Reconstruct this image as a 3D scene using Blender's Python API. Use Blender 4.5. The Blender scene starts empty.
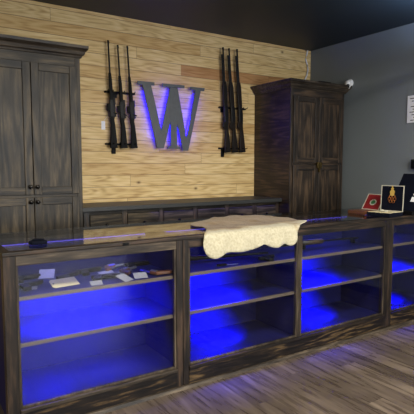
import bpy, bmesh, math, random
from mathutils import Vector, Matrix
random.seed(7)
C = bpy.context.scene.collection
S = bpy.context.scene
PI = math.pi

# ------------------------------------------------------------------ camera, world, lights, exposure
cd = bpy.data.cameras.new('camera'); cam = bpy.data.objects.new('camera', cd); C.objects.link(cam)
cd.sensor_width = 36; cd.lens = 478 / 414 * 36; cd.clip_start = 0.05
cam.location = (0, 0, 1.53)
cam.rotation_euler = (math.radians(90 - 4.902), 0, -math.radians(33.03))
S.camera = cam

w = bpy.data.worlds.new('world'); S.world = w; w.use_nodes = True
w.node_tree.nodes['Background'].inputs[0].default_value = (0.55, 0.68, 0.9, 1)
w.node_tree.nodes['Background'].inputs[1].default_value = 1.0

def area(name, loc, rot, sx, sy, power, col, spread=None):
    l = bpy.data.lights.new(name, 'AREA'); l.shape = 'RECTANGLE'; l.size = sx; l.size_y = sy
    l.energy = power; l.color = col
    if spread: l.spread = spread
    o = bpy.data.objects.new(name, l); C.objects.link(o); o.location = loc; o.rotation_euler = rot
    return o
# light of an added, unseen rear window, for room light and cabinet sheen
area('window_daylight', (2.4, -3.42, 1.6), (math.radians(90), 0, 0), 2.9, 2.4, 195, (0.94, 0.97, 1.0))
# added ceiling lamps, out of view, for room light (fixtures are built below)
ADDED_LAMPS = [(0.9, 0.9), (3.1, 0.9), (0.9, -1.5), (3.1, -1.5), (-1.4, 0.9)]
for lx, ly in ADDED_LAMPS:
    area('ceiling_lamp_light', (lx, ly, 2.955), (0, 0, 0), 0.5, 0.5, 78, (1.0, 0.93, 0.80))
# uplight added out of view near the right wall to brighten the ceiling
area('pendant_light', (4.1, 2.3, 2.72), (PI, 0, 0), 0.8, 0.12, 48, (0.50, 0.66, 1.0))

vs = S.view_settings
vs.view_transform = 'Standard'; vs.look = 'None'; vs.exposure = 0.0; vs.gamma = 1; vs.use_curve_mapping = False

# ------------------------------------------------------------------ materials
def newmat(name):
    m = bpy.data.materials.new(name); m.use_nodes = True
    nt = m.node_tree; nt.nodes.clear()
    out = nt.nodes.new('ShaderNodeOutputMaterial')
    return m, nt, out
def N(nt, t, **kw):
    n = nt.nodes.new(t)
    for k, v in kw.items(): setattr(n, k, v)
    return n
def L(nt, a, b): nt.links.new(a, b)
def math_(nt, op, a, b=None, c=None):
    n = N(nt, 'ShaderNodeMath', operation=op)
    for i, v in enumerate((a, b, c)):
        if v is None: continue
        if isinstance(v, (int, float)): n.inputs[i].default_value = v
        else: L(nt, v, n.inputs[i])
    return n.outputs[0]
def ramp(nt, fac, stops):
    r = N(nt, 'ShaderNodeValToRGB'); els = r.color_ramp.elements
    while len(els) < len(stops): els.new(0.5)
    for e, (p, c) in zip(els, stops): e.position = p; e.color = (*c, 1)
    L(nt, fac, r.inputs[0]); return r.outputs[0]
def mixc(nt, fac, a, b, mode='MIX'):
    n = N(nt, 'ShaderNodeMix', data_type='RGBA', blend_type=mode)
    if isinstance(fac, (int, float)): n.inputs[0].default_value = fac
    else: L(nt, fac, n.inputs[0])
    for i, v in ((6, a), (7, b)):
        if isinstance(v, tuple): n.inputs[i].default_value = (*v, 1)
        else: L(nt, v, n.inputs[i])
    return n.outputs[2]
def principled(nt, out, col, rough=0.5, metal=0.0, spec=0.5, bump=None, bstr=0.1, **kw):
    p = N(nt, 'ShaderNodeBsdfPrincipled')
    if isinstance(col, tuple): p.inputs['Base Color'].default_value = (*col, 1)
    else: L(nt, col, p.inputs['Base Color'])
    if isinstance(rough, (int, float)): p.inputs['Roughness'].default_value = rough
    else: L(nt, rough, p.inputs['Roughness'])
    p.inputs['Metallic'].default_value = metal; p.inputs['Specular IOR Level'].default_value = spec
    for k, v in kw.items(): p.inputs[k].default_value = v
    if bump is not None:
        b = N(nt, 'ShaderNodeBump'); b.inputs['Strength'].default_value = bstr; b.inputs['Distance'].default_value = 0.01
        L(nt, bump, b.inputs['Height']); L(nt, b.outputs[0], p.inputs['Normal'])
    L(nt, p.outputs[0], out.inputs[0]); return p
def plain(name, col, rough=0.5, metal=0.0, spec=0.5, var=0.12, scale=12):
    m, nt, out = newmat(name)
    tc = N(nt, 'ShaderNodeTexCoord'); n = N(nt, 'ShaderNodeTexNoise'); n.inputs['Scale'].default_value = scale
    n.inputs['Detail'].default_value = 4
    L(nt, tc.outputs['Object'], n.inputs['Vector'])
    c = mixc(nt, n.outputs[0], tuple(x * (1 - var) for x in col), tuple(min(1, x * (1 + var)) for x in col))
    principled(nt, out, c, rough, metal, spec); return m
def emit(name, col, strength):
    m, nt, out = newmat(name); e = N(nt, 'ShaderNodeEmission')
    e.inputs[0].default_value = (*col, 1); e.inputs[1].default_value = strength
    L(nt, e.outputs[0], out.inputs[0]); return m

def wood(name, dark, mid, light, axis, rough=0.4, figure=1.0, spec=0.5, jitter=1.0, scl=1.0):
    """stained timber, grain running along axis 0/1/2"""
    m, nt, out = newmat(name)
    tc = N(nt, 'ShaderNodeTexCoord'); oi = N(nt, 'ShaderNodeObjectInfo')
    off = N(nt, 'ShaderNodeVectorMath', operation='ADD')
    cmb = N(nt, 'ShaderNodeCombineXYZ')
    r = math_(nt, 'MULTIPLY', oi.outputs['Random'], 37.0 * jitter)
    for i in range(3): L(nt, r, cmb.inputs[i])
    L(nt, tc.outputs['Object'], off.inputs[0]); L(nt, cmb.outputs[0], off.inputs[1])
    mp = N(nt, 'ShaderNodeMapping'); s = [scl] * 3; s[axis] = 0.09 * scl
    mp.inputs['Scale'].default_value = s; L(nt, off.outputs[0], mp.inputs[0])
    n1 = N(nt, 'ShaderNodeTexNoise'); n1.inputs['Scale'].default_value = 55; n1.inputs['Detail'].default_value = 5
    n1.inputs['Roughness'].default_value = 0.7; L(nt, mp.outputs[0], n1.inputs[0])
    n2 = N(nt, 'ShaderNodeTexNoise'); n2.inputs['Scale'].default_value = 5.5; n2.inputs['Detail'].default_value = 2
    L(nt, mp.outputs[0], n2.inputs[0])
    rings = math_(nt, 'SINE', math_(nt, 'MULTIPLY', n2.outputs[0], 62.0))
    rings = math_(nt, 'MULTIPLY_ADD', rings, 0.5, 0.5)
    n3 = N(nt, 'ShaderNodeTexNoise'); n3.inputs['Scale'].default_value = 3.0; n3.inputs['Detail'].default_value = 3
    L(nt, off.outputs[0], n3.inputs[0])
    f = math_(nt, 'MULTIPLY_ADD', rings, 0.30 * figure, math_(nt, 'MULTIPLY_ADD', n1.outputs[0], 1.15,
              math_(nt, 'MULTIPLY_ADD', n3.outputs[0], 0.8, -0.70)))
    c = ramp(nt, f, [(0.15, dark), (0.45, mid), (0.9, light)])
    rg = math_(nt, 'MULTIPLY_ADD', n1.outputs[0], 0.25, rough - 0.1)
    principled(nt, out, c, rg, 0, spec, bump=n1.outputs[0], bstr=0.15); return m

DK = ((0.009, 0.007, 0.005), (0.036, 0.028, 0.018), (0.125, 0.092, 0.055))
M = {}
for k, ax in (('x', 0), ('y', 1), ('z', 2)):
    M['stain_' + k] = wood('dark_stained_wood_' + k, *DK, ax, 0.42, spec=0.27)
    M['walnut_' + k] = wood('brown_stained_wood_' + k, (0.006, 0.004, 0.0025), (0.024, 0.015, 0.009), (0.10, 0.062, 0.033), ax, 0.42)
    M['rail_' + k] = wood('weathered_rail_wood_' + k, (0.014, 0.010, 0.007), (0.055, 0.041, 0.028), (0.19, 0.145, 0.095), ax, 0.46, 0.6, spec=0.3)
    M['post_' + k] = wood('dark_post_wood_' + k, (0.005, 0.0035, 0.003), (0.017, 0.0115, 0.008), (0.085, 0.05, 0.03), ax, 0.48, 0.8, spec=0.3)
M['base_wood'] = wood('burnt_grain_base_wood', (0.004, 0.003, 0.003), (0.012, 0.008, 0.006), (0.16, 0.10, 0.042), 0, 0.5, 1.0, spec=0.25, scl=1.6)
M['trim_edge'] = wood('pale_shelf_edge_wood', (0.10, 0.075, 0.055), (0.11, 0.083, 0.060), (0.21, 0.16, 0.115), 0, 0.4, 0.4)
M['black_top'] = plain('dark_slate_top', (0.026, 0.027, 0.027), 0.5, var=0.25)
M['gun_metal'] = plain('blued_gun_metal', (0.005, 0.005, 0.006), 0.38, 0.0, 0.2)
M['gun_black'] = plain('black_polymer', (0.004, 0.004, 0.0045), 0.55, spec=0.12)
M['gun_stock'] = wood('dark_walnut_gunstock', (0.004, 0.003, 0.002), (0.010, 0.006, 0.004), (0.018, 0.010, 0.007), 2, 0.45, spec=0.2)
M['knob'] = plain('dark_bronze_knob', (0.015, 0.013, 0.012), 0.25, 0.8)
M['gold'] = plain('brass', (0.62, 0.42, 0.10), 0.4, 0.3)
M['gold2'] = plain('antique_brass', (0.13, 0.09, 0.03), 0.4, 0.9)
M['letter'] = plain('grey_painted_metal', (0.085, 0.09, 0.10), 0.5, 0.2, var=0.2, scale=30)
M['steel'] = plain('steel', (0.35, 0.36, 0.40), 0.3, 0.9)
M['white'] = plain('white_plastic', (0.75, 0.75, 0.75), 0.35)
M['tag'] = plain('cream_card', (0.62, 0.54, 0.30), 0.6)
M['tagw'] = plain('white_card', (0.75, 0.75, 0.78), 0.6)
M['card'] = plain('grey_card', (0.26, 0.26, 0.30), 0.7)  # white tag card, darkened in colour to look dim inside the case
M['ink'] = plain('printed_ink', (0.05, 0.05, 0.06), 0.6)
M['red'] = plain('red_leatherette', (0.22, 0.012, 0.014), 0.4)
M['navy'] = plain('midnight_velvet', (0.003, 0.004, 0.010), 0.85, spec=0.1)
M['edge'] = plain('pale_piping', (0.50, 0.47, 0.38), 0.5)
M['satin'] = plain('cream_satin', (0.62, 0.54, 0.34), 0.45, var=0.4, scale=40)
M['brown'] = plain('brown_leather', (0.12, 0.045, 0.02), 0.4)
M['dome'] = plain('smoked_dome', (0.01, 0.01, 0.01), 0.08)
M['green'] = plain('green_enamel', (0.03, 0.16, 0.06), 0.4)
M['copper'] = plain('copper_wire', (0.45, 0.16, 0.04), 0.35, 0.9)
M['led'] = emit('blue_led', (0.004, 0.002, 1.0), 70)
M['led_strip'] = emit('blue_led_strip', (0.16, 0.12, 1.0), 2.2)
M['lampglow'] = emit('lamp_diffuser', (1.0, 0.94, 0.85), 6)
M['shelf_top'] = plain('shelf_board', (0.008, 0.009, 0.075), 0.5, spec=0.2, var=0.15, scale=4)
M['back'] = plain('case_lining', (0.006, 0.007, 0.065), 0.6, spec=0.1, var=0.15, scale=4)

def glassmat(name, tint, rough=0.0, base=0.04, haze=0.0):
    m, nt, out = newmat(name)
    t = N(nt, 'ShaderNodeBsdfTransparent'); t.inputs[0].default_value = (*tint, 1)
    g = N(nt, 'ShaderNodeBsdfGlossy'); g.inputs['Roughness'].default_value = rough
    fr = N(nt, 'ShaderNodeLayerWeight'); fr.inputs[0].default_value = 0.5
    ff = math_(nt, 'MULTIPLY_ADD', math_(nt, 'POWER', fr.outputs['Facing'], 5.0), 0.96, base)
    mx = N(nt, 'ShaderNodeMixShader'); L(nt, ff, mx.inputs[0])
    L(nt, t.outputs[0], mx.inputs[1]); L(nt, g.outputs[0], mx.inputs[2])
    src = mx.outputs[0]
    if haze:
        d = N(nt, 'ShaderNodeBsdfDiffuse'); d.inputs[0].default_value = (0.75, 0.8, 0.85, 1)
        n = N(nt, 'ShaderNodeTexNoise'); n.inputs['Scale'].default_value = 3; n.inputs['Detail'].default_value = 6
        tc = N(nt, 'ShaderNodeTexCoord'); L(nt, tc.outputs['Object'], n.inputs[0])
        m2 = N(nt, 'ShaderNodeMixShader'); L(nt, math_(nt, 'MULTIPLY', n.outputs[0], haze), m2.inputs[0])
        L(nt, src, m2.inputs[1]); L(nt, d.outputs[0], m2.inputs[2]); src = m2.outputs[0]
    L(nt, src, out.inputs[0]); return m
M['glass'] = glassmat('clear_glass', (0.95, 0.96, 0.97), base=0.02, haze=0)
M['glass_top'] = glassmat('counter_glass', (0.92, 0.95, 0.95), 0.03, haze=0)

def pine():
    m, nt, out = newmat('pine_plank_wall')
    tc = N(nt, 'ShaderNodeTexCoord'); sp = N(nt, 'ShaderNodeSeparateXYZ'); L(nt, tc.outputs['Object'], sp.inputs[0])
    x, z = sp.outputs[0], sp.outputs[2]
    zz = math_(nt, 'DIVIDE', math_(nt, 'ADD', z, -1.19), 0.1215)
    row = math_(nt, 'FLOOR', zz); fz = math_(nt, 'FRACT', zz)
    wn = N(nt, 'ShaderNodeTexWhiteNoise', noise_dimensions='1D'); L(nt, row, wn.inputs['W'])
    # the orange board starts at x=2.71
    xx = math_(nt, 'DIVIDE', math_(nt, 'ADD', math_(nt, 'MULTIPLY', wn.outputs[0], 2.4), x), 2.44)
    col = math_(nt, 'FLOOR', xx); fx = math_(nt, 'FRACT', xx)
    cell = math_(nt, 'MULTIPLY_ADD', row, 13.7, math_(nt, 'MULTIPLY', col, 5.31))
    wc = N(nt, 'ShaderNodeTexWhiteNoise', noise_dimensions='1D'); L(nt, cell, wc.inputs['W'])
    cmb = N(nt, 'ShaderNodeCombineXYZ')
    L(nt, math_(nt, 'MULTIPLY', x, 0.10), cmb.inputs[0]); L(nt, math_(nt, 'MULTIPLY', wc.outputs[0], 50), cmb.inputs[1]); L(nt, z, cmb.inputs[2])
    n1 = N(nt, 'ShaderNodeTexNoise'); n1.inputs['Scale'].default_value = 48; n1.inputs['Detail'].default_value = 5; L(nt, cmb.outputs[0], n1.inputs[0])
    n2 = N(nt, 'ShaderNodeTexNoise'); n2.inputs['Scale'].default_value = 7; n2.inputs['Detail'].default_value = 2; L(nt, cmb.outputs[0], n2.inputs[0])
    rings = math_(nt, 'MULTIPLY_ADD', math_(nt, 'SINE', math_(nt, 'MULTIPLY', n2.outputs[0], 85.0)), 0.5, 0.5)
    f = math_(nt, 'MULTIPLY_ADD', rings, 0.20, math_(nt, 'MULTIPLY', n1.outputs[0], 0.78))
    c = ramp(nt, f, [(0.18, (0.36, 0.21, 0.075)), (0.45, (0.62, 0.44, 0.195)), (0.80, (0.77, 0.60, 0.33))])
    # per-board tone
    tone = ramp(nt, wc.outputs[0], [(0.0, (0.90, 0.80, 0.66)), (0.35, (1, 0.97, 0.93)), (1.0, (1.08, 1.08, 1.05))])
    c = mixc(nt, 1.0, c, tone, 'MULTIPLY')
    # one redder board
    band = math_(nt, 'MULTIPLY', math_(nt, 'MULTIPLY', math_(nt, 'GREATER_THAN', z, 2.53), math_(nt, 'LESS_THAN', z, 2.6485)), math_(nt, 'GREATER_THAN', x, 2.71))
    c = mixc(nt, math_(nt, 'MULTIPLY', band, 0.9), c, mixc(nt, 1.0, c, (0.62, 0.42, 0.33), 'MULTIPLY'))
    # knots
    cm2 = N(nt, 'ShaderNodeCombineXYZ'); L(nt, math_(nt, 'MULTIPLY', x, 1.0), cm2.inputs[0]); L(nt, math_(nt, 'MULTIPLY', z, 1.5), cm2.inputs[2])
    v = N(nt, 'ShaderNodeTexVoronoi'); v.inputs['Scale'].default_value = 3.2; L(nt, cm2.outputs[0], v.inputs[0])
    wk = math_(nt, 'GREATER_THAN', N_sep(nt, v.outputs['Color']), 0.25)
    k = ramp(nt, v.outputs['Distance'], [(0.03, (1, 1, 1)), (0.075, (0.30, 0.30, 0.30)), (0.12, (0, 0, 0))])
    kf = math_(nt, 'MULTIPLY', k, math_(nt, 'MULTIPLY', wk, 0.85))
    c = mixc(nt, kf, c, (0.09, 0.035, 0.012))
    # gaps between boards and butt joints
    g1 = math_(nt, 'LESS_THAN', fz, 0.05); g2 = math_(nt, 'LESS_THAN', fx, 0.0014)
    g = math_(nt, 'MAXIMUM', g1, g2)
    c = mixc(nt, math_(nt, 'MULTIPLY', g, 0.75), c, (0.16, 0.08, 0.03))
    h = math_(nt, 'SUBTRACT', math_(nt, 'MULTIPLY', n1.outputs[0], 0.15), g)
    principled(nt, out, c, 0.55, 0, 0.35, bump=h, bstr=0.25)
    return m
def N_sep(nt, colsock):
    s = N(nt, 'ShaderNodeSeparateColor'); L(nt, colsock, s.inputs[0]); return s.outputs[0]
M['pine'] = pine()

def floor_mat():
    m, nt, out = newmat('laminate_plank_floor')
    tc = N(nt, 'ShaderNodeTexCoord'); sp = N(nt, 'ShaderNodeSeparateXYZ'); L(nt, tc.outputs['Object'], sp.inputs[0])
    x, y = sp.outputs[0], sp.outputs[1]
    xx = math_(nt, 'DIVIDE', x, 0.155); row = math_(nt, 'FLOOR', xx); fx = math_(nt, 'FRACT', xx)
    wn = N(nt, 'ShaderNodeTexWhiteNoise', noise_dimensions='1D'); L(nt, row, wn.inputs['W'])
    yy = math_(nt, 'DIVIDE', math_(nt, 'MULTIPLY_ADD', wn.outputs[0], 1.2, y), 1.22); col = math_(nt, 'FLOOR', yy); fy = math_(nt, 'FRACT', yy)
    wc = N(nt, 'ShaderNodeTexWhiteNoise', noise_dimensions='1D'); L(nt, math_(nt, 'MULTIPLY_ADD', row, 7.7, math_(nt, 'MULTIPLY', col, 3.3)), wc.inputs['W'])
    cmb = N(nt, 'ShaderNodeCombineXYZ'); L(nt, x, cmb.inputs[0]); L(nt, math_(nt, 'MULTIPLY', y, 0.1), cmb.inputs[1]); L(nt, math_(nt, 'MULTIPLY', wc.outputs[0], 30), cmb.inputs[2])
    n1 = N(nt, 'ShaderNodeTexNoise'); n1.inputs['Scale'].default_value = 30; n1.inputs['Detail'].default_value = 5; L(nt, cmb.outputs[0], n1.inputs[0])
    c = ramp(nt, n1.outputs[0], [(0.25, (0.045, 0.034, 0.027)), (0.5, (0.098, 0.076, 0.060)), (0.78, (0.175, 0.140, 0.110))])
    tone = ramp(nt, wc.outputs[0], [(0, (0.62, 0.60, 0.60)), (1, (1.2, 1.18, 1.14))])
    c = mixc(nt, 1.0, c, tone, 'MULTIPLY')
    g = math_(nt, 'MAXIMUM', math_(nt, 'LESS_THAN', fx, 0.03), math_(nt, 'LESS_THAN', fy, 0.003))
    c = mixc(nt, math_(nt, 'MULTIPLY', g, 0.7), c, (0.02, 0.015, 0.012))
    rg = math_(nt, 'MULTIPLY_ADD', n1.outputs[0], 0.25, 0.17)
    principled(nt, out, c, rg, 0, 0.5, bump=math_(nt, 'SUBTRACT', math_(nt, 'MULTIPLY', n1.outputs[0], 0.3), g), bstr=0.12)
    return m
M['floor'] = floor_mat()
M['wallpaint'] = plain('slate_grey_paint', (0.175, 0.196, 0.202), 0.6, var=0.06, scale=2)
M['ceilpaint'] = plain('charcoal_ceiling_paint', (0.010, 0.017, 0.023), 0.55, var=0.08, scale=2)

def hide_mat():
    m, nt, out = newmat('cowhide')
    tc = N(nt, 'ShaderNodeTexCoord'); sp = N(nt, 'ShaderNodeSeparateXYZ'); L(nt, tc.outputs['Object'], sp.inputs[0])
    n = N(nt, 'ShaderNodeTexNoise'); n.inputs['Scale'].default_value = 4.5; n.inputs['Detail'].default_value = 6; L(nt, tc.outputs['Object'], n.inputs[0])
    nf = N(nt, 'ShaderNodeTexNoise'); nf.inputs['Scale'].default_value = 60; nf.inputs['Detail'].default_value = 4; L(nt, tc.outputs['Object'], nf.inputs[0])
    # tan back, cream belly edge: by distance from the front edge of the skin (y grows backwards)
    t = math_(nt, 'ADD', math_(nt, 'MULTIPLY', sp.outputs[1], 2.6), math_(nt, 'MULTIPLY', math_(nt, 'SUBTRACT', n.outputs[0], 0.5), 1.6))
    c = ramp(nt, t, [(0.12, (0.47, 0.43, 0.31)), (0.32, (0.33, 0.24, 0.12)), (0.5, (0.17, 0.105, 0.045)), (1.0, (0.27, 0.18, 0.085))])
    c = mixc(nt, 0.5, c, mixc(nt, 1.0, c, ramp(nt, nf.outputs[0], [(0.3, (0.6, 0.58, 0.5)), (0.7, (1.15, 1.15, 1.15))]), 'MULTIPLY'))
    p = principled(nt, out, c, 0.85, 0, 0.2, bump=nf.outputs[0], bstr=0.5)
    p.inputs['Sheen Weight'].default_value = 0.2
    return m
M['hide'] = hide_mat()

# ------------------------------------------------------------------ mesh helpers
class MB:
    """collects shapes in world coordinates, then links them as one mesh object"""
    def __init__(s): s.bm = bmesh.new()
    def box(s, x0, x1, y0, y1, z0, z1, mat=None, bev=0):
        r = bmesh.ops.create_cube(s.bm, size=1)
        T = Matrix.Translation(((x0 + x1) / 2, (y0 + y1) / 2, (z0 + z1) / 2)) @ Matrix.Diagonal((x1 - x0, y1 - y0, z1 - z0, 1))
        if mat is not None: T = mat @ T
        bmesh.ops.transform(s.bm, matrix=T, verts=r['verts'])
        if bev:
            es = list({e for v in r['verts'] for e in v.link_edges})
            bmesh.ops.bevel(s.bm, geom=es, offset=bev, segments=2, profile=0.5, affect='EDGES')
        return s
    def prism(s, poly, axis, d0, d1, mat=None):
        """poly in the two remaining axes (x,z for axis y; y,z for axis x; x,y for axis z)"""
        def P(a, b, d):
            return {0: (d, a, b), 1: (a, d, b), 2: (a, b, d)}[axis]
        lo = [s.bm.verts.new(P(a, b, d0)) for a, b in poly]; hi = [s.bm.verts.new(P(a, b, d1)) for a, b in poly]
        n = len(poly); fs = [s.bm.faces.new(lo), s.bm.faces.new(hi[::-1])]
        for i in range(n): fs.append(s.bm.faces.new((lo[i], hi[i], hi[(i + 1) % n], lo[(i + 1) % n])))
        if mat is not None: bmesh.ops.transform(s.bm, matrix=mat, verts=lo + hi)
        return s
    def cyl(s, p0, p1, r0, r1=None, seg=14):
        r1 = r0 if r1 is None else r1
        p0, p1 = Vector(p0), Vector(p1); d = p1 - p0
        r = bmesh.ops.create_cone(s.bm, cap_ends=True, segments=seg, radius1=r0, radius2=r1, depth=d.length)
        T = Matrix.Translation((p0 + p1) / 2) @ d.to_track_quat('Z', 'Y').to_matrix().to_4x4()
        bmesh.ops.transform(s.bm, matrix=T, verts=r['verts']); return s
    def tube(s, pts, r, seg=8):
        pts = [Vector(p) for p in pts]
        rings = []
        for i, p in enumerate(pts):
            d = (pts[min(i + 1, len(pts) - 1)] - pts[max(i - 1, 0)]).normalized()
            q = d.to_track_quat('Z', 'Y')
            rr = r[i] if isinstance(r, (list, tuple)) else r
            rings.append([s.bm.verts.new(p + q @ Vector((rr * math.cos(2 * PI * k / seg), rr * math.sin(2 * PI * k / seg), 0))) for k in range(seg)])
        for a, b in zip(rings, rings[1:]):
            for k in range(seg): s.bm.faces.new((a[k], a[(k + 1) % seg], b[(k + 1) % seg], b[k]))
        s.bm.faces.new(rings[0][::-1]); s.bm.faces.new(rings[-1]); return s
    def ball(s, c, r, sc=(1, 1, 1), seg=16):
        q = bmesh.ops.create_uvsphere(s.bm, u_segments=seg, v_segments=seg // 2 + 2, radius=r)
        bmesh.ops.transform(s.bm, matrix=Matrix.Translation(c) @ Matrix.Diagonal((*sc, 1)), verts=q['verts']); return s
    def lathe(s, prof, c=(0, 0, 0), rot=None, seg=20):
        rings = []
        T = Matrix.Translation(c) @ (rot.to_4x4() if rot else Matrix.Identity(4))
        for r, z in prof:
            rings.append([s.bm.verts.new(T @ Vector((r * math.cos(2 * PI * k / seg), r * math.sin(2 * PI * k / seg), z))) for k in range(seg)])
        for a, b in zip(rings, rings[1:]):
            for k in range(seg): s.bm.faces.new((a[k], a[(k + 1) % seg], b[(k + 1) % seg], b[k]))
        s.bm.faces.new(rings[0][::-1]); s.bm.faces.new(rings[-1]); return s
    def build(s, name, mat, root=None, parent=None, loc=None, smooth=False, bevel=0.0, split=False):
        """root: the thing's Empty (its location is the local origin); parent: the part this hangs under"""
        o_ = Vector(loc) if loc is not None else (root.location.copy() if root else Vector((0, 0, 0)))
        bmesh.ops.recalc_face_normals(s.bm, faces=s.bm.faces)
        if not (root is not None and root.get('_local')):
            bmesh.ops.translate(s.bm, vec=-o_, verts=s.bm.verts)
        if split:
            s.bm.verts.index_update(); seen = set(); isl = []
            for v in s.bm.verts:
                if v in seen: continue
                st_, grp = [v], []
                seen.add(v)
                while st_:
                    u = st_.pop(); grp.append(u)
                    for e in u.link_edges:
                        o2 = e.other_vert(u)
                        if o2 not in seen: seen.add(o2); st_.append(o2)
                isl.append(grp)
            res = []
            for grp in isl:
                m2 = MB(); mp_ = {}
                for v in grp: mp_[v] = m2.bm.verts.new(v.co)
                for f in {f for v in grp for f in v.link_faces}: m2.bm.faces.new([mp_[v] for v in f.verts])
                if not (root is not None and root.get('_local')): bmesh.ops.translate(m2.bm, vec=o_, verts=m2.bm.verts)
                res.append(m2.build(name, mat, root, parent, loc, smooth, bevel))
            s.bm.free(); return res
        me = bpy.data.meshes.new(name); s.bm.to_mesh(me); s.bm.free()
        me.materials.append(M[mat] if isinstance(mat, str) else mat)
        o = bpy.data.objects.new(name, me); C.objects.link(o)
        if parent is not None: o.parent = parent
        elif root is not None: o.parent = root
        else: o.location = o_
        if smooth:
            for p in me.polygons: p.use_smooth = True
            try: me.set_sharp_from_angle(angle=math.radians(40))
            except Exception: pass
        if bevel:
            b = o.modifiers.new('bevel', 'BEVEL'); b.width = bevel; b.segments = 2; b.limit_method = 'ANGLE'
        return o
def tag(o, label, cat, group=None):
    o['label'] = label; o['category'] = cat
    if group: o['group'] = group
    return o
def thing(name, label, cat, loc, group=None):
    o = bpy.data.objects.new(name, None); C.objects.link(o); o.location = loc; o.empty_display_size = 0.1
    return tag(o, label, cat, group)
def struct(mb, name, mat, **k):
    o = mb.build(name, mat, **k); o['kind'] = 'structure'; return o
def kids(o): return [c for c in bpy.data.objects if c.parent == o]
def copy_tree(o, parent=None):
    c = o.copy(); C.objects.link(c)
    if parent is not None: c.parent = parent
    for ch in kids(o): copy_tree(ch, c)
    return c

# ------------------------------------------------------------------ room shell
XL, XR, YR, YB, ZC = -3.0, 4.70, -3.5, 4.70, 3.05
struct(MB().box(XL - .1, XR + .1, YR - .1, YB + .1, -0.1, 0), 'floor', 'floor')
struct(MB().box(XL - .1, XR + .1, YR - .1, YB + .1, ZC, ZC + .1), 'ceiling', 'ceilpaint')
struct(MB().box(XL - .1, XR + .1, YB, YB + .1, 0, ZC), 'wall_back', 'pine')
struct(MB().box(XR, XR + .1, YR, YB, 0, ZC), 'wall_right', 'wallpaint')
struct(MB().box(XL - .1, XL, YR, YB, 0, ZC), 'wall_left', 'wallpaint')
wr = MB()
wr.box(XL, 0.9, YR - .1, YR, 0, ZC).box(3.9, XR, YR - .1, YR, 0, ZC).box(0.9, 3.9, YR - .1, YR, 0, 0.35).box(0.9, 3.9, YR - .1, YR, 2.85, ZC)
struct(wr, 'wall_rear', 'wallpaint')
wf = MB()
for x0, x1 in ((0.9, 0.95), (3.85, 3.9), (2.375, 2.425)): wf.box(x0, x1, YR - .08, YR - .02, 0.35, 2.85)
wf.box(0.9, 3.9, YR - .08, YR - .02, 0.35, 0.40).box(0.9, 3.9, YR - .08, YR - .02, 2.80, 2.85)
win = struct(wf, 'window_1', 'white', loc=(2.4, YR - .05, 0.35))  # unseen window, added for its light
MB().box(0.95, 3.85, YR - .055, YR - .05, 0.40, 2.80).build('window_pane', 'glass', parent=win, loc=(2.4, YR - .05, 0.35))
struct(MB().prism([(YR, 0), (YR + .015, 0), (YR + .015, .09), (YR, .1)], 0, XL, XR), 'baseboard_rear', 'stain_x')
struct(MB().prism([(XR - .015, 0), (XR, 0), (XR, .1), (XR - .015, .09)], 1, YR, 2.7), 'baseboard_right', 'stain_y')

LL = ['square flush ceiling lamp before the grey cabinet, nearest the counter', 'square flush ceiling lamp nearest the counter and the right wall', 'square flush ceiling lamp between window and left counter end',
      'square flush ceiling lamp nearest the shop window and right wall', 'square flush ceiling lamp closest to the left wall']
for i, (lx, ly) in enumerate(ADDED_LAMPS):  # unseen fixtures, added to go with the overhead light
    t = thing('ceiling_lamp', LL[i], 'lamp', (lx, ly, ZC), 'flush ceiling lamps')
    MB().box(lx - .3, lx + .3, ly - .3, ly + .3, ZC - .05, ZC, bev=.005).build('lamp_housing', 'white', t)
    MB().box(lx - .27, lx + .27, ly - .27, ly + .27, ZC - .065, ZC - .05).build('diffuser', 'lampglow', t)

t = thing('pendant_lamp', 'slim hanging uplight near the right wall', 'lamp', (4.1, 2.3, ZC))  # unseen lamp, added to light the ceiling
MB().box(3.68, 4.52, 2.23, 2.37, 2.66, 2.70, bev=.005).build('lamp_body', 'gun_black', t)
MB().cyl((3.8, 2.3, 2.70), (3.8, 2.3, ZC), .004).cyl((4.4, 2.3, 2.70), (4.4, 2.3, ZC), .004).build('suspension_wire', 'steel', t, split=True)

# ------------------------------------------------------------------ tall cabinets
def panel_door(root, x0, x1, z0, z1, y, mat='stain', fr=0.062, knob=None):
    """frame-and-panel door whose face is at y (front towards -y)"""
    frame = MB().box(x0 + .01, x1 - .01, y + .013, y + .021, z0 + .01, z1 - .01).build('door', mat + '_z', root)
    d = MB()
    d.box(x0, x0 + fr, y, y + .022, z0, z1).box(x1 - fr, x1, y, y + .022, z0, z1)
    d.build('stile', mat + '_z', root, parent=frame, bevel=.003, split=True)
    r = MB(); r.box(x0 + fr, x1 - fr, y + .0008, y + .022, z0, z0 + fr).box(x0 + fr, x1 - fr, y + .0008, y + .022, z1 - fr, z1)
    r.build('rail', mat + '_x', root, parent=frame, bevel=.003, split=True)
    if knob:
        kx, kz = knob
        MB().lathe([(.006, 0), (.006, .012), (.015, .016), (.0175, .022), (.015, .029), (.006, .033)], (kx, y, kz),
                   Matrix.Rotation(PI / 2, 3, 'X'), 16).build('knob', 'knob', root, parent=frame, smooth=True)
    return frame

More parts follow.
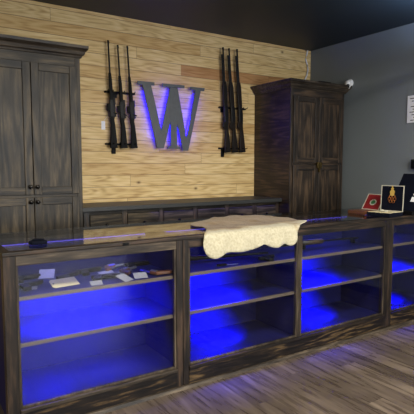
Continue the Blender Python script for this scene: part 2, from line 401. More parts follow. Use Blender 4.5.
def crown_poly(yf, zt):
    return [(yf, zt - .095), (yf - .012, zt - .093), (yf - .018, zt - .078), (yf - .030, zt - .070), (yf - .040, zt - .045), (yf - .058, zt - .030), (yf - .068, zt - .022), (yf - .072, zt), (yf + .02, zt), (yf + .02, zt - .095)]
def tall_cabinet(name, label, x0, x1, yf, zt, zdiv, wall_side_flush, mat, knobs=True):
    t = thing(name, label, 'cabinet', ((x0 + x1) / 2, yf + .32, 0))
    yb = YB - .003
    b = MB()
    # carcass: sides, back, top, bottom, mid deck
    b.box(x0, x0 + .02, yf + .022, yb, 0, zt - .09)
    b.box(x1 - .02, x1, yf + .022, yb, 0, zt - .09)
    b.box(x0 + .02, x1 - .02, yb - .012, yb, 0.1, zt - .09)
    b.build('side_panel', mat + ('_y' if mat == 'walnut' else '_z'), t, bevel=.0015, split=True)
    b = MB()
    for z in (0.08, zdiv - .01, zt - .11): b.box(x0 + .02, x1 - .02, yf + .022, yb - .012, z, z + .02)
    b.build('deck', mat + '_x', t, split=True)
    f = MB()
    f.box(x0, x0 + .045, yf, yf + .022, 0, zt - .09).box(x1 - .045, x1, yf, yf + .022, 0, zt - .09)
    f.build('face_stile', mat + '_z', t, bevel=.002, split=True)
    f = MB()
    f.box(x0 + .045, x1 - .045, yf, yf + .022, zt - .185, zt - .09).box(x0 + .045, x1 - .045, yf, yf + .022, zdiv - .022, zdiv + .022).box(x0 + .045, x1 - .045, yf, yf + .022, 0, .10)
    f.build('face_rail', mat + '_x', t, bevel=.002, split=True)
    # crown: front run and side returns, mitred
    c = MB()
    prof = crown_poly(yf, zt)
    outl = [(yf - y, z) for y, z in prof]        # projection, height
    rows = []
    for pr, z in outl:
        pj = max(pr, -.02)
        xa, xb = x0 - (pj if pj > 0 else pj), x1 + (min(pj, .055) if pj > 0 else pj)
        rows.append([(xa, yb, z), (xa, yf - pj, z), (xb, yf - pj, z), (xb, yb, z)])
    vr = [[c.bm.verts.new(p) for p in r] for r in rows]
    n = len(vr)
    for i in range(n):
        a, b_ = vr[i], vr[(i + 1) % n]
        for k in range(3): c.bm.faces.new((a[k], a[k + 1], b_[k + 1], b_[k]))
    c.bm.faces.new([r[0] for r in vr]); c.bm.faces.new([r[3] for r in vr][::-1])
    c.box(x0, x1, yf, yb, zt - .012, zt - .004)
    c.build('crown', 'rail_x', t)
    xm = (x0 + x1) / 2; g = .0025
    yd = yf - .020
    for s in (-1, 1):
        a, e = (x0 + .035, xm - g) if s < 0 else (xm + g, x1 - .035)
        kx = xm - .028 if s < 0 else xm + .026
        panel_door(t, a, e, zdiv + .012, zt - .172, yd, mat, knob=(kx, zdiv + .075) if knobs else None)
        panel_door(t, a, e, .09, zdiv - .012, yd, mat, knob=(kx, zdiv - .048) if knobs else None)
    return t
tall_cabinet('storage_cabinet', 'tall grey-brown stained wooden cabinet with round knobs at the left edge', 0.53, 1.35, 4.05, 2.53, 1.285, False, 'stain')
tc_ = tall_cabinet('storage_cabinet', 'tall dark brown cabinet with brass clasp standing in the right corner', 3.755, 4.625, 4.05, 2.495, 1.553, True, 'walnut', knobs=False)
l = MB(); xm = (3.755 + 4.625) / 2
l.box(xm - .035, xm + .035, 4.008, 4.031, 1.505, 1.575, bev=.004).cyl((xm, 3.999, 1.545), (xm, 4.03, 1.545), .022)
l.prism([(xm - .012, 1.51), (xm + .012, 1.51), (xm + .006, 1.46), (xm - .006, 1.46)], 1, 4.012, 4.03)
o = l.build('clasp', 'gold2', tc_, smooth=True); o['label'] = 'brass clasp joining the doors'
tag(MB().box(4.36, 4.56, 4.2, 4.4, 2.496, 2.56, bev=.006).build('network_box', 'gun_black', loc=(4.46, 4.3, 2.496)),
    'small black box lying on top of the dark corner cabinet', 'box')

# ------------------------------------------------------------------ back counter
t = thing('back_counter', 'long low dark cabinet run under the rifles against the pine wall', 'cabinet', (2.55, 4.45, 0))
X0, X1 = 1.362, 3.748
MB().box(X0, X1, 4.245, 4.695, 0.08, 1.118).box(X0, X1, 4.30, 4.69, 0, .08).build('carcass', 'stain_x', t)
fs = MB(); 
xs = [1.44, 1.81, 2.20, 2.60, 3.00, 3.38, 3.725]
for x in xs: fs.box(x - .026, x + .026, 4.222, 4.245, .08, 1.118)
fs.build('face_stile', 'walnut_z', t, bevel=.002, split=True)
fr = MB(); fr.box(X0, X1, 4.226, 4.245, 1.085, 1.118).box(X0, X1, 4.226, 4.245, .08, .14)
fr.build('face_rail', 'stain_x', t, split=True)
for a, b in zip(xs, xs[1:]):
    d = panel_door(t, a + .03, b - .03, .15, .88, 4.214, 'stain', .045)
    dr = MB().box(a + .03, b - .03, 4.214, 4.244, .895, 1.078).build('drawer_front', 'stain_x', t, bevel=.004)
    MB().ball(((a + b) / 2, 4.200, .985), .014).build('knob', 'knob', t, parent=dr, smooth=True)
tag(MB().box(X0, X1, 4.165, 4.697, 1.118, 1.158, bev=.004).build('worktop', 'black_top', loc=(2.55, 4.43, 1.118)),
    'dark grey worktop along the pine wall between the two tall cabinets', 'countertop')

# ------------------------------------------------------------------ display counter
YF, YK, YI = 2.76, 3.62, 3.30      # front face, back, inner back panel
ZT, ZO = 1.035, 0.975              # underside of top, top of the glass opening
S1, S2, ZB = 0.79, 0.52, 0.145
def display_case(label, x0, x1, wl, wr_, mull=(), led=()):
    t = thing('display_case', label, 'display case', ((x0 + x1) / 2, (YF + YK) / 2, 0))
    p = MB().box(x0, x0 + wl, YF, YF + .06, 0.0, ZT).box(x0, x0 + .05, YK - .05, YK, 0, ZT)
    p.build('post', 'post_z' if wl < .07 else 'rail_z', t, bevel=.003, split=True)
    p = MB().box(x1 - wr_, x1, YF, YF + .06, 0.0, ZT).box(x1 - .05, x1, YK - .05, YK, 0, ZT)
    p.build('post', 'post_z', t, bevel=.003, split=True)
    MB().box(x0 + wl, x1 - wr_, YF + .002, YF + .04, ZO, ZT).build('top_rail', 'rail_x' if x0 < 1 else 'post_x', t, bevel=.003)
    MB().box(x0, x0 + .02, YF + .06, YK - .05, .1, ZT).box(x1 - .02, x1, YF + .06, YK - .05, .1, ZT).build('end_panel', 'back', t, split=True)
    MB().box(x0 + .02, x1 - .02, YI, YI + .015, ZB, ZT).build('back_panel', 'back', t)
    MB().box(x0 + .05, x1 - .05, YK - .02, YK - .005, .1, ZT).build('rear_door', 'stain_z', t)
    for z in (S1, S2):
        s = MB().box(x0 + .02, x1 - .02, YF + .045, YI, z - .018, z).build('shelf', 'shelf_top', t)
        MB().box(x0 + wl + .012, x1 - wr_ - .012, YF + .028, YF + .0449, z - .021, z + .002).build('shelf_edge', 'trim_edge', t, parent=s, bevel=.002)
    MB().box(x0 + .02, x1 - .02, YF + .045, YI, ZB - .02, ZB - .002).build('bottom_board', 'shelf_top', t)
    b = MB().box(x0 + wl, x1 - wr_, YF - .004, YF + .02, .0, ZB - .018).build('base_board', 'base_wood', t, bevel=.003)
    MB().box(x0 + wl, x1 - wr_, YF - .012, YF + .03, ZB - .0175, ZB + .004).build('sill', 'rail_x' if x0 < 1 else 'post_x', t, parent=b, bevel=.003)
    edges = [x0 + wl] + [m for mm in mull for m in mm] + [x1 - wr_]
    for a, e in mull:
        MB().box(a, e, YF + .002, YF + .05, ZB, ZO).build('mullion', 'rail_z', t, bevel=.003)
        for za, zb_ in ((ZB, S2 - .0185), (S2 + .0005, S1 - .0185)):
            MB().box((a + e) / 2 - .009, (a + e) / 2 + .009, YF + .051, YI - .001, za, zb_).build('divider', 'back', t)
    for i in range(0, len(edges), 2):
        a, e = edges[i], edges[i + 1]
        f = MB().box(a, a + .014, YF + .006, YF + .026, ZB + .004, ZO).box(e - .014, e, YF + .006, YF + .026, ZB + .004, ZO)
        f.box(a + .014, e - .014, YF + .006, YF + .026, ZB + .004, ZB + .018)
        f.build('pane_trim', 'rail_z', t, bevel=.002, split=True)
        MB().box(a + .012, e - .012, YF + .014, YF + .018, ZB + .016, ZO).build('glass_pane', 'glass', t)
    ls = MB()
    n = int((x1 - x0 - .12) / .06)
    MB().box(x0 + .06, x1 - .06, YI - .09, YI - .078, ZT - .012, ZT - .006).build('led_strip', 'led_strip', t)
    return t
display_case('left section of the glass-fronted counter, holding tagged handguns', 0.465, 1.6, .068, .05)
display_case('wide middle section of the glass-fronted counter, pale mullion down its centre', 1.602, 3.81, .045, .045, mull=((2.665, 2.70),))
display_case('right end section of the glass-fronted counter, past the last dark post', 3.812, 4.69, .055, .045)
struct(MB().prism([(YF - .028, 0), (YF - .005, 0), (YF - .005, .022), (YF - .018, .020)], 0, .465, 4.69), 'trim_1', 'rail_x')

t = thing('counter_top', 'long glass counter top in a wooden frame over the display cases', 'countertop', (2.58, (YF + YK) / 2, ZT))
ft = MB(); ft.box(.462, 4.695, YF - .006, YF + .055, ZT, ZT + .022).build('front_edge', 'post_x', t, bevel=.004)
MB().box(.462, 4.695, YI + .02, YK, ZT, ZT + .016).build('rear_board', 'post_x', t)
MB().box(.462, .51, YF + .055, YI + .02, ZT, ZT + .022).box(4.65, 4.695, YF + .055, YI + .02, ZT, ZT + .022).box(1.575, 1.63, YF + .055, YI + .02, ZT, ZT + .015).box(3.785, 3.84, YF + .055, YI + .02, ZT, ZT + .015).build('cross_rail', 'post_y', t, split=True)
MB().box(.51, 4.65, YF + .055, YK, ZT + .016, ZT + .022).build('glass_sheet', 'glass_top', t)

# blue LED lamps inside the cases: tiny pucks under the top and the shelves, left of each bay
def blue_spot(x, y, z, tx, ty, tz, power, ang=95, blend=0.6, r=.02):
    l = bpy.data.lights.new('case_led', 'SPOT'); l.energy = power; l.color = (0.004, 0.0, 1.0)
    l.spot_size = math.radians(ang); l.spot_blend = blend; l.shadow_soft_size = r
    o = bpy.data.objects.new('case_led', l); C.objects.link(o); o.location = (x, y, z)
    o.rotation_euler = (Vector((tx, ty, tz)) - Vector((x, y, z))).to_track_quat('-Z', 'Y').to_euler()
def blue_area(x, y, z, sx, sy, power, rot=(0, 0, 0), spread=152):
    area('case_led', (x, y, z), rot, sx, sy, power, (0.004, 0.0, 1.0), math.radians(spread))
BL = [(0.53, 1.54), (1.66, 2.66), (2.71, 3.76), (3.88, 4.64)]
for i, (a, b) in enumerate(BL):
    wd = b - a
    if i == 0:
        blue_area(a + wd * .48, 2.86, S1 - .03, wd * .62, .03, 48, (math.radians(50), 0, 0))
        blue_area(a + wd * .50, 2.88, S2 - .03, wd * .5, .03, 11, (math.radians(50), 0, 0))
        blue_spot(a + wd * .25, 2.88, S2 - .025, a + wd * .10, 3.0, ZB, 30, 100, 0.8)
    else:
        k = min(1.0, wd)
        blue_area(a + wd * .33, 2.84, S1 - .03, wd * .40, .02, 34 * k, (math.radians(55), 0, 0), 85)
        blue_area(a + wd * .27, 2.84, S1 - .03, wd * .42, .02, 15 * k, (math.radians(12), 0, 0), 100)
        blue_area(a + wd * .46, 2.84, S2 - .03, wd * .10, .02, 17 * k, (math.radians(45), 0, 0), 70)
        blue_area(a + wd * .28, 2.86, S2 - .03, wd * .16, .02, 5 * k, (math.radians(5), 0, 0), 90)
    blue_area(a + wd * .5, 3.20, ZT - .03, wd * .8, .02, 1.2 * wd, (math.radians(-20), 0, 0))
# blue light added under the rear worktop to tint the drawer fronts
blue_area(2.9, 4.19, 1.11, 1.6, .02, 1.5, (math.radians(-15), 0, 0))

# ------------------------------------------------------------------ cowhide
outline = [(1.90, .42), (1.93, .26), (1.86, .12), (1.765, .02), (1.745, -.05), (1.752, -.10), (1.785, -.145), (1.83, -.165), (1.875, -.15), (1.95, -.128), (2.066, -.135),
           (2.15, -.135), (2.205, -.118), (2.25, -.10), (2.29, -.10), (2.34, -.125), (2.40, -.14), (2.45, -.115), (2.50, -.115), (2.54, -.14), (2.58, -.125), (2.605, -.09),
           (2.62, -.03), (2.70, .04), (2.80, .085), (2.87, .13), (2.85, .20), (2.90, .30), (2.95, .42), (2.90, .50), (2.86, .60), (2.86, .72), (2.76, .80), (2.66, .83),
           (2.56, .85), (2.50, .80), (2.42, .80), (2.34, .76), (2.25, .72), (2.15, .66), (2.08, .60), (1.98, .56)]
# smooth the outline
def chaikin(p, n=2):
    for _ in range(n):
        q = []
        for i in range(len(p)):
            a, b = p[i], p[(i + 1) % len(p)]
            q += [(a[0] * .75 + b[0] * .25, a[1] * .75 + b[1] * .25), (a[0] * .25 + b[0] * .75, a[1] * .25 + b[1] * .75)]
        p = q
    return p
bm = bmesh.new()
bm.faces.new([bm.verts.new((x, s, 0)) for x, s in chaikin(outline)])
for k in range(60):
    for co, no in (((1.7 + k * .025, 0, 0), (1, 0, 0)), ((0, -.2 + k * .02, 0), (0, 1, 0))):
        bmesh.ops.bisect_plane(bm, geom=bm.verts[:] + bm.edges[:] + bm.faces[:], plane_co=co, plane_no=no)
bmesh.ops.triangulate(bm, faces=bm.faces)
from mathutils import noise
R_ = .035
for v in bm.verts:
    x, s = v.co.x, v.co.y
    nz = noise.noise(Vector((x * 5, s * 5, 0.3)))
    if s > R_:
        y = YF - .02 + s; z = ZT + .0285 + (max(0, nz) * .022 + max(0, noise.noise(Vector((x * 14, s * 9, 2.3)))) * .012) * min(1, (s - R_) / .06)
    elif s > -R_ * .57:
        a = (R_ - s) / R_ ; a = min(a, PI / 2)
        y = YF - .02 + R_ - R_ * math.sin(a); z = ZT + .0285 - R_ * (1 - math.cos(a)) + (nz * .002)
    else:
        d = -R_ * .57 - s
        y = YF - .022 - .05 * d - .012 * (1 + math.sin(x * 34 + 1.0)) * min(1, d / .08); z = ZT + .0285 - R_ - d
    v.co = (x, y, z)
mb = MB(); mb.bm.free(); mb.bm = bm
h = mb.build('animal_hide', 'hide', loc=(2.3, YF, ZT + .022), smooth=True)
sm = h.modifiers.new('thickness', 'SOLIDIFY'); sm.thickness = .004; sm.offset = 1
tag(h, 'cream and tan cowhide draped over the front edge of the counter', 'hide')

# ------------------------------------------------------------------ rifles on the wall
WY = YB
def rifle(kind):
    """muzzle up along +z, butt at z=0, local x to the side, local y towards the room is negative; 1.05 m long"""
    r = bpy.data.objects.new('rifle', None); C.objects.link(r); r['_local'] = 1
    w = .014 if kind == 0 else .012
    if kind == 0:     # bolt-action with synthetic stock
        st = [(-.034, 0), (.040, .0), (.036, .10), (.030, .20), (.022, .27), (.030, .30), (.024, .36), (.024, .52), (.020, .66), (.014, .735), (-.008, .74), (-.012, .60), (-.014, .42), (-.014, .34), (-.020, .27), (-.014, .22), (-.022, .12)]
    else:             # lever / pump with walnut stock
        st = [(-.040, .005), (.034, -.005), (.032, .08), (.026, .16), (.020, .225), (.020, .275), (.026, .31), (.030, .38), (.026, .46), (.026, .66), (.018, .71), (-.018, .71), (-.026, .66), (-.026, .46), (-.028, .36), (-.030, .31), (-.046, .275), (-.048, .250), (-.016, .215), (-.022, .15), (-.034, .08)]
    MB().prism(st, 1, -w, w).build('stock', 'gun_black' if kind == 0 else 'gun_stock', r, bevel=.005)
    MB().box(-.042 if kind else -.036, .036 if kind else .042, -w - .001, w + .001, -.014, .006, bev=.004).build('butt_pad', 'gun_black', r)
    b = MB(); b.tube([(0.004, 0, .36), (0.004, 0, .45), (0.004, 0, .60), (0.004, 0, 1.035)], [.013, .013, .0105, .0085], 12)
    b.cyl((0.004, 0, 1.03), (0.004, 0, 1.05), .0105).build('barrel', 'gun_metal', r, smooth=True)
    MB().prism([(-.018, .30), (.020, .30), (.022, .36), (.020, .47), (-.016, .47), (-.020, .38)], 1, -w - .003, w + .003).build('receiver', 'gun_metal', r, bevel=.003)
    g = MB(); g.tube([(-.016, 0, .30), (-.034, 0, .305), (-.040, 0, .325), (-.036, 0, .35), (-.016, 0, .358)], .003, 6)
    g.tube([(-.018, 0, .33), (-.028, 0, .325)], .0025, 6).build('trigger_guard', 'gun_metal', r, smooth=True)
    if kind == 0:
        MB().tube([(.01, -.012, .345), (.030, -.03, .335), (.044, -.034, .325)], [.004, .004, .007], 8).build('bolt_handle', 'gun_metal', r, smooth=True)
        MB().box(-.044, -.014, -.012, .012, .36, .43, bev=.003).build('magazine', 'gun_black', r)
        s = MB(); s.tube([(.030, 0, .30), (.030, 0, .33), (.030, 0, .335), (.030, 0, .42), (.030, 0, .425), (.030, 0, .49)], [.016, .016, .011, .011, .017, .017], 12)
        s.box(.016, .026, -.008, .008, .345, .36).box(.016, .026, -.008, .008, .40, .415).build('scope', 'gun_metal', r, smooth=True)
    else:
        MB().tube([(-.014, 0, .46), (-.014, 0, .98)], .008, 10).build('magazine_tube', 'gun_metal', r, smooth=True)
    MB().box(.010, .016, -.002, .002, 1.02, 1.04).build('front_sight', 'gun_metal', r)
    return r
specs0 = [((1.878, 1.712), (1.834, 2.764), 'rifle with black stock on the left wall rack, nearest the grey cabinet'),
          ((1.990, 1.712), (1.936, 2.732), 'black rifle in the middle of the left wall rack'),
          ((2.102, 1.714), (2.040, 2.735), 'black rifle on the left wall rack, nearest the lit monogram')]
specs1 = [((3.306, 1.690), (3.230, 2.880), 'long gun on the right wall rack, nearest the lit monogram'),
          ((3.416, 1.692), (3.315, 2.880), 'long gun in the middle of the right wall rack'),
          ((3.525, 1.696), (3.430, 2.885), 'long gun on the right wall rack, nearest the dark cabinet')]
for kind, specs in ((0, specs0), (1, specs1)):
    proto = rifle(kind)
    for i, ((bx, bz), (tx, tz), lab) in enumerate(specs):
        o = proto if i == 0 else copy_tree(proto)
        ln = math.hypot(tx - bx, tz - bz); s = ln / 1.05
        o.location = (bx, WY - .062, bz + .014)
        o.rotation_euler = (0, math.atan2(tx - bx, tz - bz), 0); o.scale = (s * (1.0 if kind else 1), s, s)
        if '_local' in o: del o['_local']
        tag(o, lab, 'rifle', 'rifles on the left wall rack' if kind == 0 else 'long guns on the right wall rack')
def rack(label, xa, xb, zu, zl, xbrk, flip):
    t = thing('gun_rack', label, 'gun rack', ((xa + xb) / 2, WY, zl))
    for z, nm in ((zu, 'upper_bar'), (zl, 'lower_bar')):
        m = MB().box(xa, xb, WY - .030, WY - .001, z - .010, z + .010, bev=.003)
        for x in (xa + .035, (xa + xb) / 2 - .01, xb - .06):
            for dx in (-.027, .027):
                m.tube([(x + dx, WY - .02, z), (x + dx, WY - .095, z), (x + dx, WY - .102, z + .012)], .005, 6)
        m.build(nm, 'gun_black', t)
    MB().box(xbrk - .022, xbrk + .022, WY - .016, WY - .001, zl - .10, zl - .010, bev=.003).build('bracket', 'gun_black', t)
    MB().box(xbrk - .03, xbrk + .045, WY - .016, WY - .001, zu - .055, zu - .010, bev=.003).build('mounting_plate', 'gun_black', t)
rack('black two-bar rack holding three scoped rifles left of the lit monogram', 1.81, 2.14, 2.28, 1.755, 1.90, 0)
rack('black two-bar rack holding three long guns beside the dark cabinet', 3.21, 3.60, 2.215, 1.738, 3.27, 1)
t = tag(MB().box(1.775, 1.815, WY - .004, WY - .001, 1.90, 1.985).tube([(1.795, WY - .003, 1.98), (1.83, WY - .02, 2.03)], .0012, 5).build('price_tag', 'tagw', loc=(1.795, WY - .003, 1.94)),
        'small white tag hanging beside the leftmost wall rifle', 'tag')

# ------------------------------------------------------------------ monogram sign
t = thing('monogram_sign', 'grey metal monogram letters on the pine wall with blue backlight', 'sign', (2.55, WY, 2.05))
y0, y1 = WY - .075, WY - .060
strokes = [
    [(2.150, 2.412), (2.345, 2.414), (2.346, 2.380), (2.150, 2.374)],                                   # left serif
    [(2.205, 2.378), (2.305, 2.380), (2.425, 1.900), (2.455, 1.722), (2.370, 1.722)],                   # left stroke
    [(2.437, 2.412), (2.713, 2.414), (2.713, 2.384), (2.440, 2.376)],                                   # middle serif
    [(2.535, 2.378), (2.622, 2.380), (2.615, 1.720), (2.608, 1.718), (2.535, 1.718), (2.535, 2.30)],     # upright
    [(2.530, 2.378), (2.570, 2.378), (2.540, 2.03), (2.450, 1.722), (2.385, 1.722), (2.420, 1.90)],     # inner left
    [(2.575, 2.378), (2.625, 2.378), (2.722, 1.895), (2.757, 1.700), (2.690, 1.700), (2.610, 2.02)],    # inner right
    [(2.786, 2.407), (2.977, 2.407), (2.970, 2.373), (2.790, 2.372)],                                   # right serif
    [(2.852, 2.376), (2.924, 2.376), (2.757, 1.700), (2.680, 1.700), (2.752, 1.895)],                   # right stroke
    [(2.505, 1.745), (2.640, 1.745), (2.652, 1.718), (2.495, 1.718)],                                   # foot
]
m = MB()
for i, s in enumerate(strokes): m.prism(s, 1, y0 - i * .0005, y1)
m.build('letters', 'letter', t, bevel=.002)
def shrink(p, d):
    cx_ = sum(a for a, _ in p) / len(p); cz_ = sum(b for _, b in p) / len(p)
    return [(cx_ + (a - cx_) * d, cz_ + (b - cz_) * d) for a, b in p]
m = MB()
for s in (strokes[1], strokes[4], strokes[7], strokes[5], strokes[3]):
    # LED rope along the centre line of each stroke, behind the letter
    top = ((s[0][0] + s[1][0]) / 2, s[0][1] - .05); zs = min(b for _, b in s); lowp = [p for p in s if p[1] < zs + .03]
    bot = (sum(p[0] for p in lowp) / len(lowp), zs + .08)
    m.tube([(top[0], WY - .034, top[1]), (bot[0], WY - .034, bot[1])], .006, 6)
m.build('backlight', 'led', t)
m = MB()
for x, z in ((2.24, 2.35), (2.58, 2.30), (2.88, 2.35), (2.41, 1.76), (2.70, 1.76)): m.cyl((x, WY - .062, z), (x, WY, z), .006)
m.build('standoff', 'steel', t, split=True)

# ------------------------------------------------------------------ small things on walls
t = thing('security_camera', 'small white dome security camera on the grey wall above the dark cabinet', 'camera', (XR, 3.93, 2.56))
cy_, cz_ = 4.02, 2.515
RX = Matrix.Rotation(-PI / 2, 3, 'Y')
MB().lathe([(.045, 0), (.048, .012), (.040, .03), (.030, .034)], (XR, cy_, cz_ + .02), RX).build('mount', 'white', t, smooth=True)
MB().ball((XR - .050, cy_ - .005, cz_ + .012), .040).build('housing', 'white', t, smooth=True)
MB().ball((XR - .056, cy_ - .008, cz_ - .022), .036).build('lower_shell', 'white', t, smooth=True)
MB().ball((XR - .076, cy_ - .024, cz_ - .022), .023).build('lens', 'dome', t, smooth=True)

t = thing('wall_notice', 'white printed notice on the grey wall at the right edge', 'sign', (XR, 3.08, 2.14))
MB().box(XR - .012, XR - .001, 2.94, 3.225, 1.995, 2.285, bev=.002).build('board', 'tagw', t)
m = MB()
for k in range(9):
    z = 2.255 - k * .029; m.box(XR - .0128, XR - .0118, 2.965, 3.195 - (k * 37 % 5) * .012, z - .006, z + .002)
m.build('printed_lines', 'ink', t)
t = thing('wall_bracket', 'black box mounted on the grey wall at the right edge, below the notice', 'box', (XR, 3.05, 1.54))
MB().box(XR - .05, XR - .001, 2.95, 3.135, 1.50, 1.60, bev=.006).build('housing', 'gun_black', t)
MB().box(XR - .054, XR - .05, 3.0, 3.1, 1.52, 1.57).build('front_plate', 'gun_metal', t)

pts = [(4.63, WY - .012, 3.045), (4.612, WY - .012, 2.98), (4.595, WY - .014, 2.93), (4.625, WY - .016, 2.86), (4.635, WY - .02, 2.80), (4.615, WY - .02, 2.72), (4.58, WY - .02, 2.66), (4.565, WY - .02, 2.60), (4.60, WY - .02, 2.51)]
tag(MB().tube(pts, .009, 8).build('cable', 'white', loc=(4.6, WY - .01, 2.5), smooth=True), 'white cable running down the corner behind the dark cabinet', 'cable')

# ------------------------------------------------------------------ things on the counter's right end
ZG = ZT + .0222
def local(loc, rz): return Matrix.Translation(loc) @ Matrix.Rotation(rz, 4, 'Z')
def presentation_case(label, loc, rz, w, d, h, tilt, lidh, lining, outer, inside, rim, name):
    """hinge line along local x at y=0; tray reaches to local -y; lid stands up and leans back by tilt"""
    t = thing(name, label, 'case', loc); t.rotation_euler = (0, 0, rz); t['_local'] = 1
    tr = MB().box(-w / 2, w / 2, -d, 0, 0, .006)
    tr.box(-w / 2, -w / 2 + .008, -d, 0, .006, h).box(w / 2 - .008, w / 2, -d, 0, .006, h).box(-w / 2 + .008, w / 2 - .008, -d, -d + .008, .006, h).box(-w / 2 + .008, w / 2 - .008, -.008, 0, .006, h)
    tray = tr.build('tray', outer, t, bevel=.001)
    MB().box(-w / 2 + .008, w / 2 - .008, -d + .008, -.008, .006, h + .003, bev=.003).build('lining', lining, t, parent=tray)
    T = Matrix.Translation((0, .004, h)) @ Matrix.Rotation(-tilt, 4, 'X')
    lid = MB().box(-w / 2, w / 2, 0, .018, 0, lidh, mat=T).build('lid', outer, t, bevel=.002)
    rm = MB()
    e = .007
    for a, b, c_, d_ in ((-w / 2, -w / 2 + e, 0, lidh), (w / 2 - e, w / 2, 0, lidh), (-w / 2 + e, w / 2 - e, 0, e), (-w / 2 + e, w / 2 - e, lidh - e, lidh)):
        rm.box(a, b, -.006, 0, c_, d_, mat=T)
    rm.build('lid_rim', rim, t, parent=lid)
    MB().box(-w / 2 + e, w / 2 - e, -.002, 0, e, lidh - e, mat=T).build('lid_lining', inside, t, parent=lid)
    return t, lid, T
t, lid, T = presentation_case('open midnight-blue presentation case with gold emblem in its lid on the counter', (4.00, 2.885, ZG), -math.radians(84), .235, .235, .038, math.radians(3), .248, 'satin', 'navy', 'navy', 'edge', 'presentation_case')
m = MB()
m.prism([(-.018, .150), (.018, .150), (.024, .195), (.010, .205), (.012, .222), (.004, .226), (.006, .245), (-.006, .245), (-.004, .226), (-.014, .220), (-.010, .205), (-.024, .190)], 1, -.009, -.003, mat=T)
m.build('emblem', 'gold', t, parent=lid)
m = MB()
for a in range(6):
    cx_, cz_ = .026 * math.cos(a * PI / 3), .118 + .026 * math.sin(a * PI / 3)
    m.tube([T @ Vector((cx_ + .016 * math.cos(k * PI / 5), -.006, cz_ + .016 * math.sin(k * PI / 5))) for k in range(11)], .003, 5)
m.build('chain', 'copper', t, parent=lid)
m = MB().ball((-.03, -.12, .05), .02, (1.3, 1, .5)).ball((.03, -.15, .048), .016, (1, 1.6, .5)).ball((.0, -.09, .047), .014, (2, 1, .5))
m.build('ornament', 'edge', t, smooth=True, split=True)
del t['_local']

t, lid, T = presentation_case('open presentation case with red lid and brown tray, left of the midnight-blue one', (4.01, 3.145, ZG), -math.radians(92), .21, .20, .03, math.radians(34), .185, 'brown', 'brown', 'red', 'edge', 'presentation_case')
m = MB()
for k in range(12):
    a = k * PI / 6
    m.box(-.006, .006, -.008, -.002, -.006, .006, mat=T @ Matrix.Translation((.034 * math.cos(a), 0, .088 + .028 * math.sin(a))) @ Matrix.Rotation(a, 4, 'Y'))
o = m.build('crest_ring', 'edge', t, parent=lid)
MB().lathe([(.024, 0), (.024, .004), (.012, .006)], (0, 0, 0), None, 16).build('crest', 'green', t, parent=lid)
cr = kids(lid)[-1]
for c_ in kids(lid):
    if c_.name.startswith('crest') and 'ring' not in c_.name:
        c_.matrix_local = T @ Matrix.Translation((0, -.003, .088)) @ Matrix.Rotation(PI / 2, 4, 'X')
del t['_local']

t = thing('hard_case', 'black slanted case with white stickers behind the midnight-blue presentation case', 'case', (4.30, 2.88, ZG))
MB().box(4.12, 4.52, 2.74, 3.02, ZG, ZG + .04, bev=.006).build('body', 'gun_black', t)
T = Matrix.Translation((4.15, 0, ZG + .041)) @ Matrix.Rotation(math.radians(33), 4, 'Y')
p = MB().box(0, .028, 2.70, 3.03, 0, .425, mat=T).build('slanted_lid', 'navy', t, bevel=.006)
MB().box(-.0015, 0, 2.775, 2.825, .10, .155, mat=T).box(-.0015, 0, 2.70, 2.82, .175, .195, mat=T).build('sticker', 'tagw', t, parent=p, split=True)
MB().tube([(4.45, 2.77, ZG + .04), (4.34, 2.77, ZG + .30)], .006, 6).tube([(4.45, 2.99, ZG + .04), (4.34, 2.99, ZG + .30)], .006, 6).build('stay', 'steel', t, split=True)

t = thing('holster', 'small dark pouch lying on the glass near the counter\'s left end', 'pouch', (.71, 2.98, ZG)); t.rotation_euler = (0, 0, -.35); t['_local'] = 1
MB().prism([(-.055, -.02), (-.03, -.045), (.03, -.04), (.055, -.005), (.04, .035), (-.01, .045), (-.05, .02)], 2, 0, .020).build('pouch_body', 'navy', t, bevel=.006)
MB().prism([(-.03, -.0), (.02, -.0), (.035, .025), (-.01, .036), (-.04, .018)], 2, .020, .028).build('flap', 'navy', t, bevel=.003)
del t['_local']
tag(MB().box(1.165, 1.205, YF - .010, YF - .006, ZT + .0, ZT + .018, bev=.001).box(1.178, 1.192, YF - .016, YF - .010, ZT + .004, ZT + .014, bev=.001).build('showcase_lock', 'gun_black', loc=(1.185, YF - .008, ZT)),
    'tiny black lock on the front edge of the counter above the handguns', 'lock')

# ------------------------------------------------------------------ merchandise on the upper shelf
def pistol(mat_s='gun_metal', revolver=False):
    r = bpy.data.objects.new('handgun', None); C.objects.link(r); r['_local'] = 1
    # lying on its side: outline in local x (muzzle +x) / y (grip -y), thickness along z
    if not revolver:
        MB().prism([(-.09, .0), (-.085, .028), (.09, .028), (.098, .02), (.098, .0)], 2, .002, .026).build('slide', mat_s, r, bevel=.003)
        MB().prism([(-.092, .0), (.085, .0), (.08, -.014), (-.01, -.014), (-.022, -.02), (-.045, -.095), (-.09, -.085), (-.070, -.02)], 2, .003, .025).build('grip', 'gun_black', r, bevel=.003)
        MB().tube([(-.015, -.014, .014), (.0, -.035, .014), (.025, -.036, .014), (.038, -.014, .014)], .003, 6).build('trigger_guard', 'gun_black', r)
    else:
        MB().tube([(.01, .018, .016), (.11, .018, .016)], .009, 10).build('barrel', mat_s, r)
        MB().tube([(-.04, .01, .018), (.01, .01, .018)], .019, 12).build('cylinder', mat_s, r)
        MB().prism([(-.06, .03), (.01, .032), (.01, -.012), (-.035, -.014), (-.06, -.08), (-.10, -.09), (-.10, -.06), (-.07, .0)], 2, .008, .028).build('grip', 'brown', r, bevel=.004)
        MB().tube([(-.035, -.012, .018), (-.02, -.035, .018), (.005, -.03, .018), (.01, -.01, .018)], .003, 6).build('trigger_guard', mat_s, r)
    return r
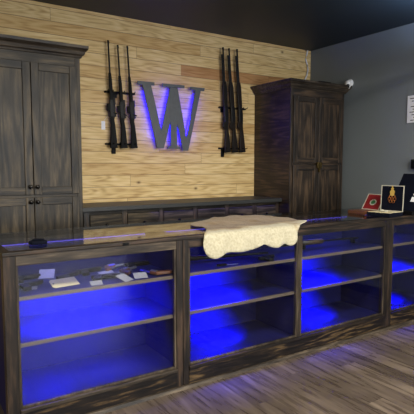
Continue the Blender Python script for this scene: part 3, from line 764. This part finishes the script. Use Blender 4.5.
PT = [(1.10, 3.20, .15, 0, 'handgun at the back, right of the narrow tag'), (1.13, 2.97, -.25, 0, 'handgun next to the blue-lit square tag'), (1.29, 3.22, .1, 1, 'silver revolver at the back of the left case'),
      (1.33, 3.06, .45, 1, 'silver revolver beside the right tag'), (1.45, 2.90, 1.9, 1, 'silver revolver closest to the dark post'), (.66, 3.02, .35, 0, 'handgun lying nearest the left end of the counter'),
      (.68, 3.21, .1, 0, 'handgun in the far left corner of the left case'), (1.47, 3.22, -.1, 0, 'handgun at the rear right corner of the left case'), (.93, 3.12, .5, 0, 'handgun behind the cream tag')]
prot = {0: pistol(), 1: pistol('steel', True)}
used = set()
for x, y, rz, k, lab in PT:
    o = prot[k] if k not in used else copy_tree(prot[k]); used.add(k)
    o.location = (x, y, S1 + .0005); o.rotation_euler = (0, 0, rz)
    if '_local' in o: del o['_local']
    tag(o, lab + ', upper shelf', 'handgun', 'handguns on the upper shelf of the left display case')
def card(label, x, y, rz, w, d, mat='card', hole=False, cat='tag', name='price_tag'):
    pts = [(-w / 2, -d / 2), (w / 2, -d / 2), (w / 2, d / 2), (-w / 2, d / 2)]
    if hole: pts = [(-w / 2 + .012, -d / 2), (w / 2, -d / 2), (w / 2, d / 2), (-w / 2 + .012, d / 2), (-w / 2, d / 2 - .014), (-w / 2, -d / 2 + .014)]
    t = thing(name, label, cat, (x, y, S1 + .0295 if False else S1 + .001)); t.rotation_euler = (math.radians(0), 0, rz); t['_local'] = 1
    MB().prism(pts, 2, 0, .0022, mat=Matrix.Rotation(math.radians(20), 4, 'X') @ Matrix.Translation((0, d / 2, 0))).build('card', mat, t)
    if hole: MB().prism([(-w / 2 + .011, -.005), (-w / 2 + .021, -.005), (-w / 2 + .021, .005), (-w / 2 + .011, .005)], 2, .0023, .0032, mat=Matrix.Rotation(math.radians(20), 4, 'X') @ Matrix.Translation((0, d / 2, 0))).build('hole_ring', 'ink', t)
    del t['_local']
card('large cream tag with a punched hole, front of the left case', .855, 2.90, .12, .17, .09, 'tag', True)
card('white paper tag behind and left of the large cream tag', .80, 3.18, -.35, .10, .11)
card('small blue-lit square tag below the handguns, beside the cream tag', 1.02, 2.82, -.1, .075, .05)
card('tilted square white tag in the middle of the handguns', 1.235, 2.815, .5, .085, .09)
card('white square tag close to the silver revolvers', 1.33, 2.84, -.2, .09, .07)
card('narrow white tag near the back of the left case, above the square tag', 1.19, 3.10, .1, .11, .03)
card('small narrow white tag before the revolver at the back', 1.29, 3.03, .15, .07, .03)
card('thin white sliver tag at the far left of the upper shelf', .64, 2.94, -.3, .09, .03)

t = thing('shotgun', 'long gun lying along the upper shelf right of the mullion', 'rifle', (3.2, 3.02, S1)); 
MB().tube([(2.76, 3.12, S1 + .06), (2.86, 3.11, S1 + .06), (3.02, 3.10, S1 + .058)], [.022, .026, .022], 10).build('stock', 'gun_black', t, smooth=True)
MB().tube([(3.02, 3.10, S1 + .055), (3.04, 3.09, S1 + .055), (3.26, 3.08, S1 + .052), (3.28, 3.08, S1 + .05)], [.016, .026, .024, .014], 12).build('forend', 'walnut_x', t, smooth=True)
MB().tube([(3.0, 3.10, S1 + .06), (3.74, 3.06, S1 + .045)], .009, 10).build('barrel', 'gun_metal', t, smooth=True)
MB().box(3.02, 3.05, 3.07, 3.12, S1 + .0005, S1 + .033).box(3.66, 3.68, 3.045, 3.085, S1 + .0005, S1 + .035).build('rest', 'gun_black', t)
t = thing('shotgun', 'dark long gun lying under the cowhide on the upper shelf', 'rifle', (2.0, 3.05, S1))
MB().tube([(1.70, 3.12, S1 + .03), (1.86, 3.11, S1 + .035), (1.98, 3.10, S1 + .03)], [.028, .024, .018], 10).build('stock', 'gun_stock', t, smooth=True)
MB().tube([(1.98, 3.10, S1 + .03), (2.14, 3.07, S1 + .03), (2.55, 3.0, S1 + .025)], [.018, .016, .009], 10).build('barrel', 'gun_metal', t, smooth=True)
o = copy_tree(prot[0]); o.location = (2.46, 2.90, S1 + .0005); o.rotation_euler = (0, 0, .25); tag(o, 'lone handgun on the upper shelf below the cowhide\'s right half', 'handgun')
t = thing('knife', 'slim knife lying on the upper shelf under the cowhide', 'knife', (2.12, 2.89, S1)); 
MB().prism([(2.05, 2.895), (2.13, 2.875), (2.145, 2.862), (2.05, 2.88)], 2, S1 + .001, S1 + .004).build('blade', 'steel', t)
MB().box(1.97, 2.05, 2.878, 2.900, S1 + .0005, S1 + .014, bev=.003).build('handle', 'gun_black', t)
